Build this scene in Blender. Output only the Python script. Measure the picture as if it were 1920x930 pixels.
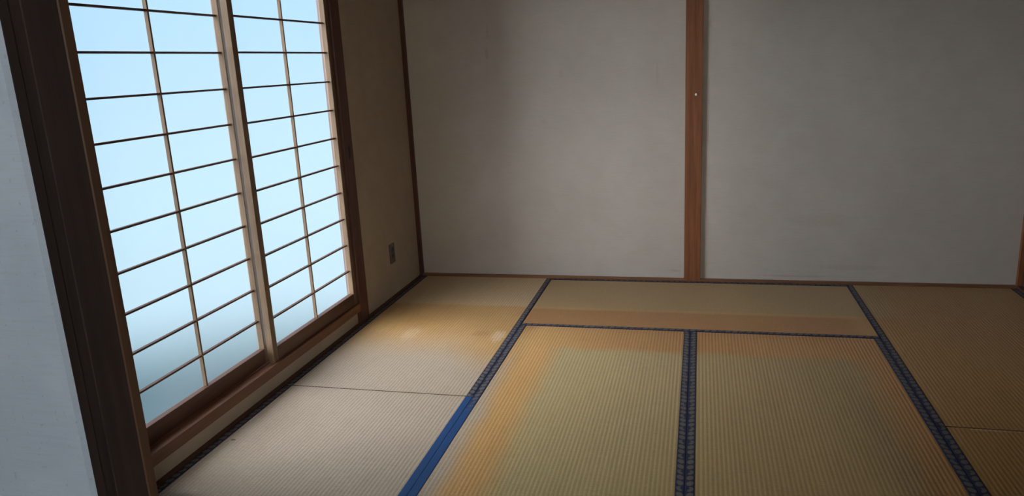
import bpy, bmesh, math, random
from mathutils import Matrix, Vector
random.seed(7)
S = bpy.context.scene
COL = S.collection
for o in list(bpy.data.objects):
    bpy.data.objects.remove(o, do_unlink=True)

# ------------------------------------------------------------------ camera
FPX = 1390.72
cam_d = bpy.data.cameras.new('camera')
cam_d.sensor_fit = 'HORIZONTAL'
cam_d.sensor_width = 36.0
cam_d.lens = 36.0 * FPX / 1920.0
cam_d.clip_start = 0.05
cam = bpy.data.objects.new('camera', cam_d)
COL.objects.link(cam)
rot = (Matrix.Rotation(math.radians(14.5188), 4, 'Z') @
       Matrix.Rotation(math.radians(76.1066), 4, 'X') @
       Matrix.Rotation(math.radians(-2.8723), 4, 'Z'))
cam.matrix_world = Matrix.Translation((1.7928, -4.5069, 1.3502)) @ rot
S.camera = cam

# ------------------------------------------------------------------ world, sun, exposure
# overcast sky above, bright haze at the horizon, grey-blue ground far below the upper-storey window
SKY_RAMP = [(0.0, (0.05, 0.15, 0.20)), (0.315, (0.06, 0.19, 0.26)), (0.372, (0.66, 1.00, 1.20)), (0.42, (0.68, 1.04, 1.24)), (0.56, (0.54, 0.93, 1.28))]
SKY_STRENGTH = 4.45
SUN_STRENGTH = 100.0
SUN_ANGLE = 100.0
SUN_DIR = (0.50, 0.60, -0.50)          # the way the light travels
FILL_LAMP_STRENGTH = 130.0
PAPER_CLEAR = 0.15
PAPER_MILK = 0.008

w = bpy.data.worlds.new('sky')
S.world = w
w.use_nodes = True
bg = w.node_tree.nodes['Background']
wt = w.node_tree
geo = wt.nodes.new('ShaderNodeTexCoord'); sp = wt.nodes.new('ShaderNodeSeparateXYZ'); rp = wt.nodes.new('ShaderNodeValToRGB')
mr = wt.nodes.new('ShaderNodeMapRange')
mr.inputs[1].default_value = -1.0; mr.inputs[2].default_value = 1.0
wt.links.new(geo.outputs['Generated'], sp.inputs[0]); wt.links.new(sp.outputs[2], mr.inputs[0]); wt.links.new(mr.outputs[0], rp.inputs[0])
rp.color_ramp.interpolation = 'EASE'
els = rp.color_ramp.elements
while len(els) < len(SKY_RAMP): els.new(0.5)
for i_, (p_, c_) in enumerate(SKY_RAMP):
    els[i_].position = 1.0 - 0.001 * (9 - i_)
for i_, (p_, c_) in enumerate(SKY_RAMP):
    els[i_].position = p_; els[i_].color = (*c_, 1)
wt.links.new(rp.outputs[0], bg.inputs[0])
bg.inputs[1].default_value = SKY_STRENGTH

sun_d = bpy.data.lights.new('hazy_sun', 'SUN')
sun_d.energy = SUN_STRENGTH
sun_d.angle = math.radians(SUN_ANGLE)
sun_d.color = (0.98, 0.98, 1.0)
sun = bpy.data.objects.new('hazy_sun', sun_d)
COL.objects.link(sun)
sun.location = (-6, -3, 6)
sun.rotation_euler = Vector(SUN_DIR).to_track_quat('-Z', 'Y').to_euler()

vs = S.view_settings
vs.view_transform = 'Standard'
vs.look = 'None'
vs.gamma = 1.0
vs.exposure = 0.0
vs.use_curve_mapping = False

# ------------------------------------------------------------------ mesh helpers
def box_data(x0, x1, y0, y1, z0, z1):
    v = [(x, y, z) for x in (x0, x1) for y in (y0, y1) for z in (z0, z1)]
    f = [(0, 1, 3, 2), (4, 6, 7, 5), (0, 4, 5, 1), (2, 3, 7, 6), (0, 2, 6, 4), (1, 5, 7, 3)]
    return v, f

def mesh_boxes(name, boxes, bevel=0.0, seg=2):
    bm = bmesh.new()
    for b in boxes:
        v, f = box_data(*b)
        vv = [bm.verts.new(p) for p in v]
        for q in f:
            bm.faces.new([vv[i] for i in q])
    bmesh.ops.recalc_face_normals(bm, faces=bm.faces)
    if bevel:
        bmesh.ops.bevel(bm, geom=bm.edges[:], offset=bevel, segments=seg, profile=0.5, affect='EDGES')
    me = bpy.data.meshes.new(name)
    bm.to_mesh(me)
    bm.free()
    return me

def link(name, me, mat=None, parent=None, loc=(0, 0, 0)):
    o = bpy.data.objects.new(name, me)
    COL.objects.link(o)
    if mat and me and not me.materials:
        me.materials.append(mat)
    o.location = loc
    o.parent = parent
    return o

def boxes(name, bl, mat, parent=None, bevel=0.0, loc=(0, 0, 0)):
    return link(name, mesh_boxes(name, bl, bevel), mat, parent, loc)

def empty(name, loc=(0, 0, 0), parent=None):
    o = bpy.data.objects.new(name, None)
    COL.objects.link(o)
    o.location = loc
    o.empty_display_size = 0.1
    o.parent = parent
    return o

def tag(o, label=None, cat=None, group=None, kind=None):
    if label: o['label'] = label
    if cat: o['category'] = cat
    if group: o['group'] = group
    if kind: o['kind'] = kind
    return o

def prism(name, profile, z0, z1, mat, parent=None, bevel=0.0):
    """an xy outline pushed up from z0 to z1"""
    bm = bmesh.new()
    a = [bm.verts.new((x, y, z0)) for x, y in profile]
    b = [bm.verts.new((x, y, z1)) for x, y in profile]
    n = len(a)
    bm.faces.new(a); bm.faces.new(b)
    for i in range(n):
        bm.faces.new((a[i], a[(i + 1) % n], b[(i + 1) % n], b[i]))
    bmesh.ops.recalc_face_normals(bm, faces=bm.faces)
    if bevel:
        bmesh.ops.bevel(bm, geom=bm.edges[:], offset=bevel, segments=2, profile=0.5, affect='EDGES')
    me = bpy.data.meshes.new(name)
    bm.to_mesh(me); bm.free()
    return link(name, me, mat, parent)

def lathe(name, prof, mat, parent=None, n=40, loc=(0, 0, 0)):
    vs_, fs = [], []
    for r, z in prof:
        for i in range(n):
            a = 2 * math.pi * i / n
            vs_.append((r * math.cos(a), r * math.sin(a), z))
    for k in range(len(prof) - 1):
        for i in range(n):
            j = (i + 1) % n
            fs.append((k * n + i, k * n + j, (k + 1) * n + j, (k + 1) * n + i))
    fs.append(tuple(range(n - 1, -1, -1)))
    fs.append(tuple((len(prof) - 1) * n + i for i in range(n)))
    me = bpy.data.meshes.new(name)
    me.from_pydata(vs_, [], fs)
    for p in me.polygons: p.use_smooth = True
    return link(name, me, mat, parent, loc)

# ------------------------------------------------------------------ material helpers
class NT:
    def __init__(self, name):
        self.m = bpy.data.materials.new(name)
        self.m.use_nodes = True
        self.t = self.m.node_tree
        self.n = self.t.nodes
        self.bsdf = self.n['Principled BSDF']
        self.out = self.n['Material Output']
    def new(self, typ, **kw):
        nd = self.n.new(typ)
        for k, v in kw.items(): setattr(nd, k, v)
        return nd
    def put(self, sock, val):
        if hasattr(val, 'is_output'): self.t.links.new(val, sock)
        elif isinstance(val, (tuple, list)) and len(val) == 3 and sock.type == 'RGBA': sock.default_value = (*val, 1)
        else: sock.default_value = val
    def math(self, op, a, b=0.0, c=0.0, clamp=False):
        nd = self.new('ShaderNodeMath', operation=op, use_clamp=clamp)
        for i, v in enumerate((a, b, c)): self.put(nd.inputs[i], v)
        return nd.outputs[0]
    def step(self, val, lo, hi, a=0.0, b=1.0):
        nd = self.new('ShaderNodeMapRange', interpolation_type='SMOOTHSTEP')
        for i, v in enumerate((val, lo, hi, a, b)): self.put(nd.inputs[i], v)
        return nd.outputs[0]
    def mix(self, fac, a, b, blend='MIX'):
        nd = self.new('ShaderNodeMix', data_type='RGBA', blend_type=blend)
        self.put(nd.inputs[0], fac); self.put(nd.inputs[6], a); self.put(nd.inputs[7], b)
        return nd.outputs[2]
    def noise(self, vec, scale, detail=3.0, rough=0.55):
        nd = self.new('ShaderNodeTexNoise')
        if vec is not None: self.put(nd.inputs['Vector'], vec)
        nd.inputs['Scale'].default_value = scale
        nd.inputs['Detail'].default_value = detail
        nd.inputs['Roughness'].default_value = rough
        return nd.outputs[0]
    def mapping(self, vec, scale=(1, 1, 1), loc=(0, 0, 0)):
        nd = self.new('ShaderNodeMapping')
        self.put(nd.inputs[0], vec)
        nd.inputs['Scale'].default_value = scale
        nd.inputs['Location'].default_value = loc
        return nd.outputs[0]
    def pos(self):
        return self.new('ShaderNodeNewGeometry').outputs['Position']
    def obj(self):
        return self.new('ShaderNodeTexCoord').outputs['Object']
    def uv(self):
        return self.new('ShaderNodeTexCoord').outputs['UV']
    def sep(self, v):
        nd = self.new('ShaderNodeSeparateXYZ'); self.put(nd.inputs[0], v)
        return nd.outputs
    def bump(self, h, strength=0.3, dist=0.002):
        nd = self.new('ShaderNodeBump')
        nd.inputs['Strength'].default_value = strength
        nd.inputs['Distance'].default_value = dist
        self.put(nd.inputs['Height'], h)
        self.put(self.bsdf.inputs['Normal'], nd.outputs[0])
    def set(self, color=None, rough=None, spec=None, metal=None):
        if color is not None: self.put(self.bsdf.inputs['Base Color'], color)
        if rough is not None: self.put(self.bsdf.inputs['Roughness'], rough)
        if spec is not None: self.put(self.bsdf.inputs['Specular IOR Level'], spec)
        if metal is not None: self.put(self.bsdf.inputs['Metallic'], metal)
        return self.m

def wood(name, dark, light, axis='Z', rough=0.5, spec=0.35, scale=1.0):
    t = NT(name)
    sc = {'X': (1.2, 26, 26), 'Y': (26, 1.2, 26), 'Z': (26, 26, 1.2)}[axis]
    v = t.mapping(t.pos(), tuple(s * scale for s in sc))
    g = t.noise(v, 1.6, 5, 0.6)
    f = t.noise(t.mapping(t.pos(), tuple(s * 4 * scale for s in sc)), 2.0, 3, 0.6)
    fac = t.math('ADD', t.math('MULTIPLY', g, 0.75), t.math('MULTIPLY', f, 0.25))
    fac = t.step(fac, 0.33, 0.68)
    t.bump(f, 0.15, 0.001)
    return t.set(t.mix(fac, dark, light), rough, spec)

def plaster(name, c1, c2, rough=0.92, streak=False, marks=()):
    t = NT(name)
    p = t.pos()
    big = t.noise(p, 1.3, 3, 0.6)
    mid = t.noise(p, 9, 4, 0.6)
    fine = t.noise(p, 260, 2, 0.7)
    spk = t.noise(p, 120, 2, 0.5)
    fac = t.step(t.math('ADD', t.math('MULTIPLY', big, 0.6), t.math('MULTIPLY', mid, 0.4)), 0.35, 0.66)
    col = t.mix(fac, c1, c2)
    col = t.mix(t.math('MULTIPLY', t.step(spk, 0.66, 0.74), 0.28), col, tuple(c * 0.45 for c in c1))
    # woven cloth-like surface, faint sideways threads
    thr = t.noise(t.mapping(p, (14, 14, 240)), 1.0, 2, 0.6)
    col = t.mix(t.math('MULTIPLY', t.step(thr, 0.45, 0.7), 0.10), col, tuple(c * 0.6 for c in c1))
    s = t.sep(p)
    for (mx, mz, rx, rz, strength, mc) in marks:
        dx = t.math('DIVIDE', t.math('SUBTRACT', s[0], mx), rx)
        dz = t.math('DIVIDE', t.math('SUBTRACT', s[2], mz), rz)
        d = t.math('ADD', t.math('MULTIPLY', dx, dx), t.math('MULTIPLY', dz, dz))
        d = t.math('ADD', d, t.math('MULTIPLY', t.math('SUBTRACT', t.noise(p, 45, 3), 0.5), 1.6))
        col = t.mix(t.math('MULTIPLY', t.step(d, 1.0, 0.0), strength), col, mc)
    t.bump(t.math('ADD', t.math('MULTIPLY', fine, 0.6), t.math('MULTIPLY', thr, 0.6)), 0.25, 0.0015)
    return t.set(col, rough, 0.15)

M = {}
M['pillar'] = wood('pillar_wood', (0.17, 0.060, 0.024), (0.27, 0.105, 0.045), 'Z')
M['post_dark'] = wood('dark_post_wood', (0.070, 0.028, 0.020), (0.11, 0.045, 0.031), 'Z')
M['trim_y'] = wood('sill_wood', (0.115, 0.050, 0.026), (0.18, 0.08, 0.042), 'Y')
M['trim_x'] = wood('strip_wood', (0.16, 0.075, 0.035), (0.26, 0.125, 0.06), 'X')
M['shoji_z'] = wood('screen_upright_wood', (0.125, 0.078, 0.042), (0.19, 0.122, 0.068), 'Z')
M['shoji_y'] = wood('screen_rail_wood', (0.075, 0.034, 0.022), (0.115, 0.055, 0.034), 'Y')
M['jamb_dark'] = wood('door_frame_wood', (0.020, 0.014, 0.014), (0.034, 0.024, 0.022), 'Z', rough=0.7)
M['jamb_edge'] = wood('door_post_wood', (0.050, 0.028, 0.018), (0.080, 0.044, 0.026), 'Z', rough=0.55)
M['ceiling_wood'] = wood('ceiling_board_wood', (0.16, 0.10, 0.055), (0.24, 0.155, 0.085), 'X')
M['panel'] = wood('bounce_cutting_dark_wood', (0.055, 0.030, 0.018), (0.09, 0.05, 0.03), 'Z')  # unseen right wall, dark tone chosen to cut bounce and keep that side dim
M['plank'] = wood('subfloor_wood', (0.20, 0.12, 0.06), (0.30, 0.18, 0.10), 'X')
STAIN = (0.30, 0.24, 0.15)
M['plaster'] = plaster('room_wallpaper', (0.50, 0.465, 0.425), (0.55, 0.515, 0.475), marks=[
    (0.52, 1.42, 0.010, 0.05, 0.35, STAIN), (0.53, 1.55, 0.008, 0.06, 0.2, STAIN),
    (0.86, 1.00, 0.03, 0.02, 0.15, STAIN), (0.98, 1.28, 0.02, 0.03, 0.14, STAIN),
    (1.55, 1.25, 0.012, 0.09, 0.16, STAIN), (1.84, 1.52, 0.012, 0.03, 0.3, STAIN),
    (1.65, 0.06, 0.05, 0.012, 0.3, STAIN), (2.35, 0.04, 0.30, 0.008, 0.25, STAIN),
    (2.65, 0.10, 0.30, 0.02, 0.18, STAIN), (2.5, 0.38, 0.22, 0.05, 0.12, STAIN)])
M['plaster_left'] = plaster('shaded_window_wallpaper', (0.36, 0.295, 0.225), (0.41, 0.34, 0.26))  # room wallpaper in a darker copy, dimness of this wall put into the colour
M['hall_paper'] = plaster('hall_wallpaper', (0.205, 0.255, 0.315), (0.255, 0.31, 0.375))  # unseen hall walls, kept darker than the front one to limit bounced light
M['hall_front_paper'] = plaster('pale_hall_wallpaper', (0.47, 0.615, 0.79), (0.57, 0.72, 0.90))
M['white'] = plaster('white_ceiling_paint', (0.72, 0.72, 0.70), (0.78, 0.78, 0.76))
t = NT('aluminium_sash'); M['alu'] = t.set((0.55, 0.56, 0.57), 0.4, 0.5, 0.6)
t = NT('outdoor_concrete')
M['concrete'] = t.set(t.mix(t.noise(t.pos(), 6, 4), (0.22, 0.22, 0.21), (0.32, 0.32, 0.31)), 0.9)
t = NT('outlet_plastic'); M['outlet'] = t.set((0.115, 0.095, 0.080), 0.5)
t = NT('outlet_face_plastic'); M['outlet_face'] = t.set((0.05, 0.038, 0.036), 0.45)
t = NT('black_slot'); M['black'] = t.set((0.01, 0.01, 0.01), 0.6)
t = NT('dark_bronze_metal'); M['bronze'] = t.set((0.05, 0.035, 0.03), 0.45, 0.5, 0.5)
t = NT('white_pin_plastic'); M['pin'] = t.set((0.85, 0.84, 0.80), 0.4)
t = NT('steel'); M['steel'] = t.set((0.5, 0.5, 0.5), 0.3, 0.5, 1.0)

# screen paper: partly lets the light straight through, partly scatters it
t = NT('screen_paper')
t.n.remove(t.bsdf)
tr = t.new('ShaderNodeBsdfTransparent'); tl = t.new('ShaderNodeBsdfTranslucent'); df = t.new('ShaderNodeBsdfDiffuse')
fib = t.noise(t.pos(), 14, 4, 0.6)
tr.inputs[0].default_value = (PAPER_CLEAR,) * 3 + (1,)
t.put(tl.inputs[0], t.mix(t.step(fib, 0.3, 0.7), tuple(c * PAPER_MILK for c in (0.90, 1.02, 1.08)), tuple(c * PAPER_MILK for c in (0.94, 1.06, 1.12))))
df.inputs[0].default_value = (0.30, 0.31, 0.32, 1)
a1 = t.new('ShaderNodeAddShader'); a2 = t.new('ShaderNodeAddShader')
t.t.links.new(tl.outputs[0], a1.inputs[0]); t.t.links.new(df.outputs[0], a1.inputs[1])
t.t.links.new(a1.outputs[0], a2.inputs[0]); t.t.links.new(tr.outputs[0], a2.inputs[1])
t.t.links.new(a2.outputs[0], t.out.inputs[0])
M['paper'] = t.m

t = NT('fill_lamp_globe')
t.put(t.bsdf.inputs['Emission Color'], (1.0, 0.90, 0.78, 1)); t.bsdf.inputs['Emission Strength'].default_value = FILL_LAMP_STRENGTH
M['lamp'] = t.set((0.8, 0.8, 0.8), 0.5)

# tatami rush: faded and browned patches have shapes of their own (an old rug, a chest by the wall, sun by the window)
def tatami_mat(name, along):
    t = NT(name)
    p = t.pos(); s = t.sep(p); X, Y = s[0], s[1]
    wob = t.math('MULTIPLY', t.math('SUBTRACT', t.noise(p, 5, 3), 0.5), 0.07)
    Xw = t.math('ADD', X, wob); Yw = t.math('ADD', Y, wob)
    tan = t.mix(t.step(t.noise(p, 2.2, 4), 0.3, 0.7), (0.48, 0.28, 0.095), (0.54, 0.33, 0.12))
    # browned strip round the rug and across the back mat
    brown = t.mix(t.step(X, 0.95, 1.75), (0.64, 0.37, 0.125), (0.42, 0.205, 0.058))  # lighter at the window end, light worked into the colour
    col = tan
    # right hand side: deeper brown, light fall-off from the window put into the colour
    col = t.mix(t.step(Xw, 2.55, 2.75), col, (0.35, 0.185, 0.042))
    # sun-bleached by the screens
    pale = (0.475, 0.395, 0.305)
    bl = t.math('MULTIPLY', t.step(t.math('ADD', Xw, t.math('MULTIPLY', Yw, 0.30)), 0.50, 0.18), t.step(Yw, -0.9, -1.5))
    col = t.mix(t.math('MULTIPLY', bl, 0.95), col, pale)
    # pale edge beside the border of the middle mat
    e = t.math('MULTIPLY', t.step(Xw, 1.03, 0.90), t.step(Yw, -1.2, -1.6))
    col = t.mix(t.math('MULTIPLY', e, 0.8), col, pale)
    # where a chest stood along the back wall: greyer, straight front edge
    yb = t.math('ADD', Y, t.math('MULTIPLY', wob, 0.12))
    ch = t.math('MULTIPLY', t.step(yb, -0.60, -0.55), t.step(X, 2.9, 2.6))
    col = t.mix(t.math('MULTIPLY', ch, 0.85), col, t.mix(t.step(X, 0.875, 0.885), (0.56, 0.42, 0.245), (0.38, 0.265, 0.125)))
    fr = t.math('MULTIPLY', t.step(yb, -0.62, -0.57, 1.0, 0.0), t.step(Y, -1.0, -0.85))
    fr = t.math('MULTIPLY', fr, t.math('MULTIPLY', t.step(X, 0.86, 0.90), t.step(X, 2.7, 2.5)))
    col = t.mix(t.math('MULTIPLY', fr, 0.75), col, (0.36, 0.165, 0.052))
    # olive oblong left by a rug
    rg = t.math('MULTIPLY', t.step(Xw, 1.06, 1.19), t.step(Xw, 2.58, 2.42))
    rg = t.math('MULTIPLY', rg, t.step(Yw, -1.13, -1.21))
    ed = t.math('MULTIPLY', t.step(Xw, 0.93, 1.02), t.step(Y, -0.88, -0.885))
    col = t.mix(t.math('MULTIPLY', t.math('MULTIPLY', ed, t.step(X, 2.66, 2.64)), 0.80), col, brown)
    col = t.mix(t.math('MULTIPLY', rg, 0.95), col, t.mix(t.step(Xw, 1.2, 2.3), (0.48, 0.385, 0.19), (0.35, 0.245, 0.105)))  # olive darkens to the right, window fall-off painted in
    # scuffs
    for (mx, my, rx, ry, st, c) in [(0.80, -1.05, 0.045, 0.10, 0.50, (0.74, 0.60, 0.42)), (0.70, -1.02, 0.06, 0.05, 0.35, (0.30, 0.17, 0.06)),
                                    (0.33, -1.07, 0.05, 0.12, 0.3, (0.70, 0.55, 0.38)), (0.062, -2.258, 0.012, 0.006, 0.9, (0.06, 0.03, 0.02)),
                                    (2.82, -1.77, 0.10, 0.010, 0.45, (0.62, 0.45, 0.25))]:
        dx = t.math('DIVIDE', t.math('SUBTRACT', X, mx), rx); dy = t.math('DIVIDE', t.math('SUBTRACT', Y, my), ry)
        d = t.math('ADD', t.math('MULTIPLY', dx, dx), t.math('MULTIPLY', dy, dy))
        d = t.math('ADD', d, t.math('MULTIPLY', t.math('SUBTRACT', t.noise(p, 38, 4), 0.5), 2.6))
        col = t.mix(t.math('MULTIPLY', t.step(d, 1.0, 0.1), st), col, c)
    # single rushes run across the ribs; colour darkens between the ribs
    sc = (10, 420, 1) if along == 'Y' else (420, 10, 1)
    rush = t.noise(t.mapping(p, sc), 1.0, 2, 0.6)
    col = t.mix(t.math('MULTIPLY', t.step(rush, 0.35, 0.75), 0.35), col, t.mix(1.0, col, (0.62, 0.58, 0.50), 'MULTIPLY'))
    sc2 = (70, 170, 1) if along == 'Y' else (170, 70, 1)
    tuft = t.noise(t.mapping(p, sc2), 1.0, 2, 0.7)
    col = t.mix(t.math('MULTIPLY', t.step(tuft, 0.40, 0.70), 0.32), col, t.mix(1.0, col, (0.70, 0.66, 0.60), 'MULTIPLY'))
    col = t.mix(t.math('MULTIPLY', t.step(tuft, 0.45, 0.28), 0.25), col, t.mix(1.0, col, (1.25, 1.25, 1.25), 'MULTIPLY'))
    U = t.sep(t.uv())
    rib = t.math('ABSOLUTE', t.math('SUBTRACT', t.math('FRACT', U[0]), 0.5))
    col = t.mix(t.math('MULTIPLY', t.step(rib, 0.25, 0.50), 0.30), col, t.mix(1.0, col, (0.50, 0.46, 0.40), 'MULTIPLY'))
    t.bump(rush, 0.25, 0.0008)
    t.bsdf.inputs['Sheen Weight'].default_value = 0.15
    t.bsdf.inputs['Sheen Roughness'].default_value = 0.4
    return t.set(col, 0.55, 0.22)
t = NT('straw_core'); M['straw'] = t.set((0.10, 0.058, 0.028), 0.9, 0.1)
M['rush_y'] = tatami_mat('tatami_rush_lengthwise', 'Y')
M['rush_x'] = tatami_mat('tatami_rush_crosswise', 'X')

def border_mat(name, blue):
    t = NT(name)
    U = t.sep(t.uv()); u, v = U[0], U[1]
    def cell(off, uc, ru, rv):
        ph = t.math('SUBTRACT', t.math('FRACT', t.math('ADD', v, off)), 0.5)
        a = t.math('DIVIDE', t.math('SUBTRACT', u, uc), ru); b = t.math('DIVIDE', ph, rv)
        return t.math('ADD', t.math('MULTIPLY', a, a), t.math('MULTIPLY', b, b))
    # one row of tilted petals on each border, navy diamonds where two borders meet
    v0 = v
    v = t.math('ADD', v0, t.math('MULTIPLY', u, 0.30))
    d = cell(0.0, 0.50, 0.43, 0.45)
    m = t.step(d, 1.05, 0.55)
    dia = t.math('ABSOLUTE', t.math('SUBTRACT', t.math('FRACT', t.math('DIVIDE', v0, 3.0)), 0.5))
    dia = t.math('ADD', t.math('MULTIPLY', dia, 3.0), t.math('MULTIPLY', t.math('SUBTRACT', 1.0, u), 1.5))
    m = t.math('MULTIPLY', m, t.step(dia, 0.60, 0.95))
    m = t.math('MULTIPLY', m, t.step(t.noise(t.pos(), 900, 2), 0.25, 0.6, 0.7, 1.0))
    navy = t.mix(t.noise(t.pos(), 40, 2), (0.009, 0.013, 0.040), (0.017, 0.023, 0.066))
    col = t.mix(m, navy, (0.128, 0.120, 0.103))
    if blue:
        plain = t.mix(t.noise(t.pos(), 120, 3), (0.010, 0.050, 0.165), (0.018, 0.075, 0.215))
        Y = t.sep(t.pos())[1]
        col = t.mix(t.step(Y, -1.72, -1.95) if blue == 'fade' else 1.0, col, plain)
    t.bump(m, 0.2, 0.0006)
    return t.set(col, 0.6, 0.4)
M['border'] = border_mat('patterned_navy_border', None)
M['border_fade'] = border_mat('border_fading_to_blue', 'fade')  # pattern fades to plain blue towards the front
M['border_blue'] = border_mat('plain_blue_border', 'all')

# ------------------------------------------------------------------ room shell
MU = 0.88                 # one mat width
W = 4 * MU                # room is eight mats: 3.52 m square
CH = 0.025                # wallpaper sits back from the face of the posts
H = 2.42
def struct(o): o['kind'] = 'structure'; return o

struct(boxes('floor', [(-0.20, W + 0.20, -3.66, 0.20, -0.12, -0.058)], M['plank']))
struct(boxes('ceiling', [(-0.20, W + 0.20, -3.66, 0.20, H, H + 0.06)], M['ceiling_wood']))
struct(boxes('wall_back', [(-0.20, W + 0.20, CH, CH + 0.14, -0.058, H)], M['plaster']))
struct(boxes('wall_right', [(W + CH, W + CH + 0.14, -3.645, CH, -0.058, H)], M['panel']))
Y0, Y1 = -0.955, -2.615         # window opening
ZS, ZH = 0.120, 1.905           # sill top, head bottom
struct(boxes('wall_left', [(-0.115, -CH, -0.86, CH, -0.058, H), (-0.115, -CH, -3.645, -2.71, -0.058, H),
                           (-0.115, -CH, -2.71, -0.86, -0.058, 0.075), (-0.115, -CH, -2.71, -0.86, 1.95, H)], M['plaster_left']))

# posts
struct(boxes('trim_1', [(1.7105, 1.8075, 0.0, CH, -0.0, H)], M['pillar'], bevel=0.002))
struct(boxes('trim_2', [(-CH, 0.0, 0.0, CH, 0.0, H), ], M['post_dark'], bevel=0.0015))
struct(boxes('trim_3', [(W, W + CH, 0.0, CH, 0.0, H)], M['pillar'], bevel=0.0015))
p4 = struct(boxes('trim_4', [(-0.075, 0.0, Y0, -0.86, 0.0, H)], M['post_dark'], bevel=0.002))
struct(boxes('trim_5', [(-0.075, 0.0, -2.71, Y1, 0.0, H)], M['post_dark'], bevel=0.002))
# recessed catch on the window post
cp = boxes('catch_plate', [(0.0, 0.0025, -0.915, -0.897, 0.905, 0.985)], M['bronze'], p4, bevel=0.0008)
boxes('catch_slot', [(0.0024, 0.0034, -0.910, -0.902, 0.918, 0.972)], M['black'], cp)

# sill with its two grooves, head above the screens
sill = struct(boxes('trim_6', [(-0.115, -0.097, Y1, Y0, 0.075, ZS), (-0.097, -0.002, Y1, Y0, 0.075, ZS - 0.006),
                               (-0.0155, -0.002, Y1, Y0, ZS - 0.006, ZS), (-0.0585, -0.0505, Y1, Y0, ZS - 0.006, ZS)], M['trim_y']))
struct(boxes('trim_7', [(-0.115, -0.002, Y1, Y0, ZH, 1.95)], M['trim_y']))
# strips between mats and walls
struct(boxes('baseboard_back', [(0.0, 1.7105, 0.001, CH, -0.05, 0.014), (1.8075, W, 0.001, CH, -0.05, 0.014)], M['trim_x']))
struct(boxes('baseboard_left', [(-CH, -0.001, -0.86, 0.0, -0.05, 0.004), (-CH, -0.001, Y1, Y0, -0.05, 0.004), (-CH, -0.001, -3.52, -2.71, -0.05, 0.004)], M['post_dark']))
struct(boxes('baseboard_right', [(W + 0.001, W + CH, -3.52, 0.0, -0.05, 0.014)], M['post_dark']))

# front wall with the wide doorway the picture is taken through
DX0, DX1 = 0.865, 2.655
struct(boxes('wall_front', [(-0.165, DX0 - 0.03, -3.645, -3.52 - CH, -0.058, H), (DX1 + 0.03, W + 0.165, -3.645, -3.52 - CH, -0.058, H),
                            (DX0 - 0.03, DX1 + 0.03, -3.645, -3.52 - CH, 1.86, H)], M['plaster']))
struct(boxes('wall_hall', [(-1.4, DX0 - 0.001, -3.657, -3.645, -0.058, 2.42), (DX1 + 0.001, 5.0, -3.657, -3.645, -0.058, 2.42),
                           (DX0 - 0.001, DX1 + 0.001, -3.657, -3.645, 1.86, 2.42)], M['hall_front_paper']))
door = struct(empty('door_1', (0, 0, 0)))
for s, x in ((1, DX0), (-1, DX1)):
    # stepped jamb: outer casing, groove, broad board, then the post on the room side
    prism('casing', [(x - s * 0.030, -3.645), (x, -3.645), (x - s * 0.002, -3.627), (x - s * 0.013, -3.624), (x - s * 0.013, -3.609), (x - s * 0.030, -3.609)], 0.0, 1.86, M['jamb_dark'], door)
    prism('jamb_board', [(x - s * 0.030, -3.6085), (x - s * 0.001, -3.6085), (x, -3.6065), (x, -3.5995), (x, -3.5445), (x - s * 0.030, -3.5445)], 0.0, 1.86, M['jamb_dark'], door)
    prism('post', [(x - s * 0.030, -3.544), (x - s * 0.001, -3.544), (x + s * 0.0015, -3.542), (x + s * 0.0015, -3.524), (x - s * 0.002, -3.5205), (x - s * 0.030, -3.5205)], 0.0, 1.86, M['jamb_edge'], door)
boxes('head', [(DX0, DX1, -3.645, -3.5205, 1.82, 1.86)], M['trim_x'], door)
boxes('threshold', [(DX0, DX1, -3.645, -3.5205, -0.05, 0.0)], M['trim_x'], door)

# hallway behind the camera
struct(boxes('floor_hall', [(-1.4, 5.0, -6.6, -3.657, -0.12, -0.01)], M['plank']))
struct(boxes('ceiling_hall', [(-1.4, 5.0, -6.6, -3.66, 2.42, 2.48)], M['white']))
struct(boxes('wall_hall_rear', [(-1.4, 5.0, -6.72, -6.6, -0.12, 2.48)], M['hall_paper']))
struct(boxes('wall_hall_left', [(-1.52, -1.4, -6.72, -3.52, -0.12, 2.48)], M['hall_paper']))
struct(boxes('wall_hall_right', [(5.0, 5.12, -6.72, -3.52, -0.12, 2.48)], M['hall_paper']))
lamp = tag(empty('fill_lamp', (3.05, -6.00, 1.78)), 'added fill lamp, a white globe unseen behind the camera', 'lamp')  # added unseen lamp, fills the back wall and the grey hall wall
lathe('shade', [(0.02, -0.15)] + [(0.15 * math.sin(math.pi * k / 12), -0.15 * math.cos(math.pi * k / 12)) for k in range(2, 11)] + [(0.03, 0.147)], M['lamp'], lamp)
lathe('cap', [(0.032, 0.142), (0.032, 0.18), (0.012, 0.195)], M['bronze'], lamp, 20)
lathe('cord', [(0.004, 0.19), (0.004, 0.62)], M['black'], lamp, 10)
lathe('ceiling_cup', [(0.02, 0.60), (0.045, 0.62), (0.05, 0.64)], M['bronze'], lamp, 24)

# ------------------------------------------------------------------ outside the screens: aluminium window, ground
win = struct(empty('window_1', (0, 0, 0)))
XA = -0.10
YA, YB = -0.8605, -2.7095
boxes('frame', [(XA - 0.015, XA + 0.015, YA - 0.012, YA, ZS, ZH), (XA - 0.015, XA + 0.015, YB, YB + 0.012, ZS, ZH),
                (XA - 0.015, XA + 0.002, YB + 0.012, YA - 0.012, ZS, ZS + 0.012), (XA - 0.015, XA + 0.015, YB + 0.012, YA - 0.012, ZH - 0.012, ZH)], M['alu'], win)

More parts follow.
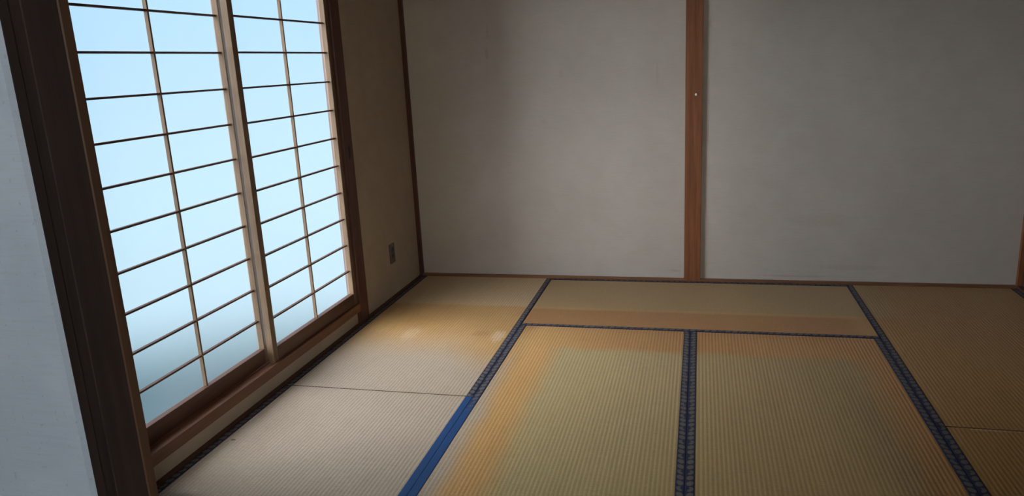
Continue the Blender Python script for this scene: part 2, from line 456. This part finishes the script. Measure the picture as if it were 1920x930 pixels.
# ------------------------------------------------------------------ shoji screens
def shoji(label, xf, ya, yb):
    """xf: face to the room; ya..yb: from the near to the far edge"""
    st, dp = 0.035, 0.030
    z0, z1 = ZS - 0.004, ZH + 0.004
    pb, pt = 0.185, 1.866
    root = tag(empty('shoji_screen', (xf - dp / 2, (ya + yb) / 2, z0)), label, 'shoji screen', 'shoji screens in the window')
    ox, oy, oz = root.location
    w2 = (yb - ya) / 2
    me = mesh_boxes('stile', [(-dp / 2, dp / 2, -st / 2, st / 2, 0, z1 - z0)], 0.002)
    for sgn in (-1, 1): link('stile', me, M['shoji_z'], root, (0, sgn * (w2 - st / 2), 0))
    ln = w2 - st
    boxes('bottom_rail', [(-dp / 2 + 0.001, dp / 2 - 0.001, -ln, ln, 0, pb - z0)], M['shoji_y'], root, 0.002)
    boxes('top_rail', [(-dp / 2 + 0.001, dp / 2 - 0.001, -ln, ln, pt - z0, z1 - z0)], M['shoji_y'], root, 0.002)
    # lattice: thin bars lying just on the room side of the paper
    xl = -dp / 2 + 0.004          # paper plane
    bw, bd = 0.0075, 0.014
    zs = [0.3115 + 0.1425 * k for k in range(11)]
    hb = mesh_boxes('lattice_bar', [(0, bd, -ln, ln, -bw / 2, bw / 2)], 0.0006, 1)
    for z in zs: link('lattice_bar', hb, M['shoji_y'], root, (xl + 0.0004, 0, z - z0))
    boxes('upright_bar', [(xl + 0.0002, xl + bd + 0.0012, -bw / 2 - 0.0005, bw / 2 + 0.0005, pb - z0, pt - z0)], M['shoji_z'], root, 0.0006)
    edges = [pb] + zs + [pt]
    cache = {}
    for i in range(len(edges) - 1):
        a, b = edges[i], edges[i + 1]
        for c in (0, 1):
            h = round(b - a, 4)
            if h not in cache:
                me = bpy.data.meshes.new('pane')
                me.from_pydata([(0, -ln / 2, 0), (0, ln / 2, 0), (0, ln / 2, h), (0, -ln / 2, h)], [], [(0, 1, 2, 3)])
                cache[h] = me
            link('pane', cache[h], M['paper'], root, (xl, (-0.5 if c == 0 else 0.5) * ln, a - z0))
    return root
shoji('shoji screen nearer the doorway, set on the outer groove behind the other', -0.0585, -2.610, -1.765)
shoji('shoji screen nearer the wall outlet, sliding in front of the other', -0.0155, -1.800, -0.9565)

# ------------------------------------------------------------------ tatami mats
TT = 0.055
BW = 0.030
def tatami(label, cx, cy, along, mats=('border', 'border')):
    """along: the axis of the long side; mats: border material on the low and high side"""
    L, Wd = 2 * MU - 0.0065, MU - 0.0016
    root = tag(empty('tatami_mat', (cx, cy, -TT)), label, 'tatami mat', 'tatami mats covering the floor')
    def put(a, b, z):                 # a across, b along
        return (a, b, z) if along == 'Y' else (b, a, z)
    # ribbed woven face
    pitch = 0.0152; per = 8; amp = 0.0005
    n = int(round(Wd / pitch)); cols = n * per
    vs_, uv_ = [], []
    for i in range(cols + 1):
        a = -Wd / 2 + Wd * i / cols
        z = TT - amp + amp * math.cos(2 * math.pi * (i / per - 0.5)) * 1.0
        for b in (-L / 2, L / 2):
            vs_.append(put(a, b, z)); uv_.append((i / per, b))
    fs = []
    for i in range(cols):
        q = (2 * i, 2 * i + 2, 2 * i + 3, 2 * i + 1)
        fs.append(q if along == 'Y' else q[::-1])
    me = bpy.data.meshes.new('woven_face')
    me.from_pydata(vs_, [], fs)
    uvl = me.uv_layers.new(name='UVMap')
    for lp in me.loops: uvl.data[lp.index].uv = uv_[lp.vertex_index]
    for p in me.polygons: p.use_smooth = True
    link('woven_face', me, M['rush_y' if along == 'Y' else 'rush_x'], root)
    c = [put(-Wd / 2, -L / 2, 0), put(Wd / 2, L / 2, 0)]
    boxes('straw_core', [(min(c[0][0], c[1][0]), max(c[0][0], c[1][0]), min(c[0][1], c[1][1]), max(c[0][1], c[1][1]), 0.0, TT - 0.0028)], M['straw'], root)
    # cloth borders on the long sides, wrapped over the edge
    for side, mk in ((-1, mats[0]), (1, mats[1])):
        prof = [(Wd / 2 - BW, TT - 0.001), (Wd / 2 - BW, TT + 0.0010), (Wd / 2 - BW + 0.002, TT + 0.0016), (Wd / 2 - 0.002, TT + 0.0016), (Wd / 2 + 0.0004, TT + 0.0004), (Wd / 2 + 0.0004, 0.004)]
        us = [0.0, 0.0, 0.06, 0.94, 1.0, 2.5]
        vv, uu = [], []
        for k, (a, z) in enumerate(prof):
            for b in (-L / 2, L / 2):
                vv.append(put(side * a, b, z)); uu.append((us[k], b / 0.034))
        ff = []
        for k in range(len(prof) - 1):
            q = (2 * k, 2 * k + 2, 2 * k + 3, 2 * k + 1)
            ff.append(q if (side > 0) == (along == 'Y') else q[::-1])
        bm_ = bpy.data.meshes.new('border')
        bm_.from_pydata(vv, [], ff)
        ul = bm_.uv_layers.new(name='UVMap')
        for lp in bm_.loops: ul.data[lp.index].uv = uu[lp.vertex_index]
        link('border', bm_, M[mk], root)
    return root
h = MU / 2
tatami('tatami mat in the corner below the wall outlet with a pale scuff', h, -MU, 'Y', ('border', 'border'))
tatami('bleached tatami mat beside the shoji screens with plain bright blue border', h, -3 * MU, 'Y', ('border', 'border_blue'))
tatami('tatami mat lying crosswise against the back wall below the pillar', 2 * MU, -h, 'X')
tatami('middle tatami mat with orange-brown strip along its blue border', MU + h, -2 * MU, 'Y', ('border_fade', 'border'))
tatami('middle tatami mat, faded olive, on the pillar\'s right-hand side', 2 * MU + h, -2 * MU, 'Y')
tatami('dark brown tatami mat in the far right corner of the room', 3 * MU + h, -MU, 'Y')
tatami('brown tatami mat at the lower right edge, in front of the seam', 3 * MU + h, -3 * MU, 'Y')
tatami('tatami mat lying crosswise just inside the doorway', 2 * MU, -3 * MU - h, 'X')

# ------------------------------------------------------------------ small things on the walls
# wall outlet between window post and corner
out = tag(empty('wall_outlet', (-CH, -0.428, 0.205)), 'small dark wall outlet low on the window wall near the corner', 'outlet')
boxes('cover_plate', [(0.0, 0.008, -0.035, 0.035, 0.0, 0.12)], M['outlet'], out, 0.002)
for z in (0.030, 0.068):
    f = boxes('socket', [(0.0078, 0.0105, -0.014, 0.014, z, z + 0.030)], M['outlet_face'], out, 0.0015)
    for y in (-0.006, 0.006):
        boxes('slot', [(0.0104, 0.0108, y - 0.001, y + 0.001, z + 0.010, z + 0.021)], M['black'], f)
boxes('screw', [(0.0078, 0.0088, -0.003, 0.003, 0.108, 0.114)], M['steel'], out, 0.0006)
# white push pin in the pillar
pin = tag(empty('push_pin', (1.771, 0.0, 1.129)), 'tiny white push pin stuck in the reddish brown pillar', 'push pin')
pin.rotation_euler = (math.radians(90), 0, 0)
lathe('pin_head', [(0.0075, 0.0), (0.0080, 0.0012), (0.0045, 0.003), (0.0040, 0.009), (0.0062, 0.0105), (0.0062, 0.0125), (0.005, 0.0132)], M['pin'], pin, 20)
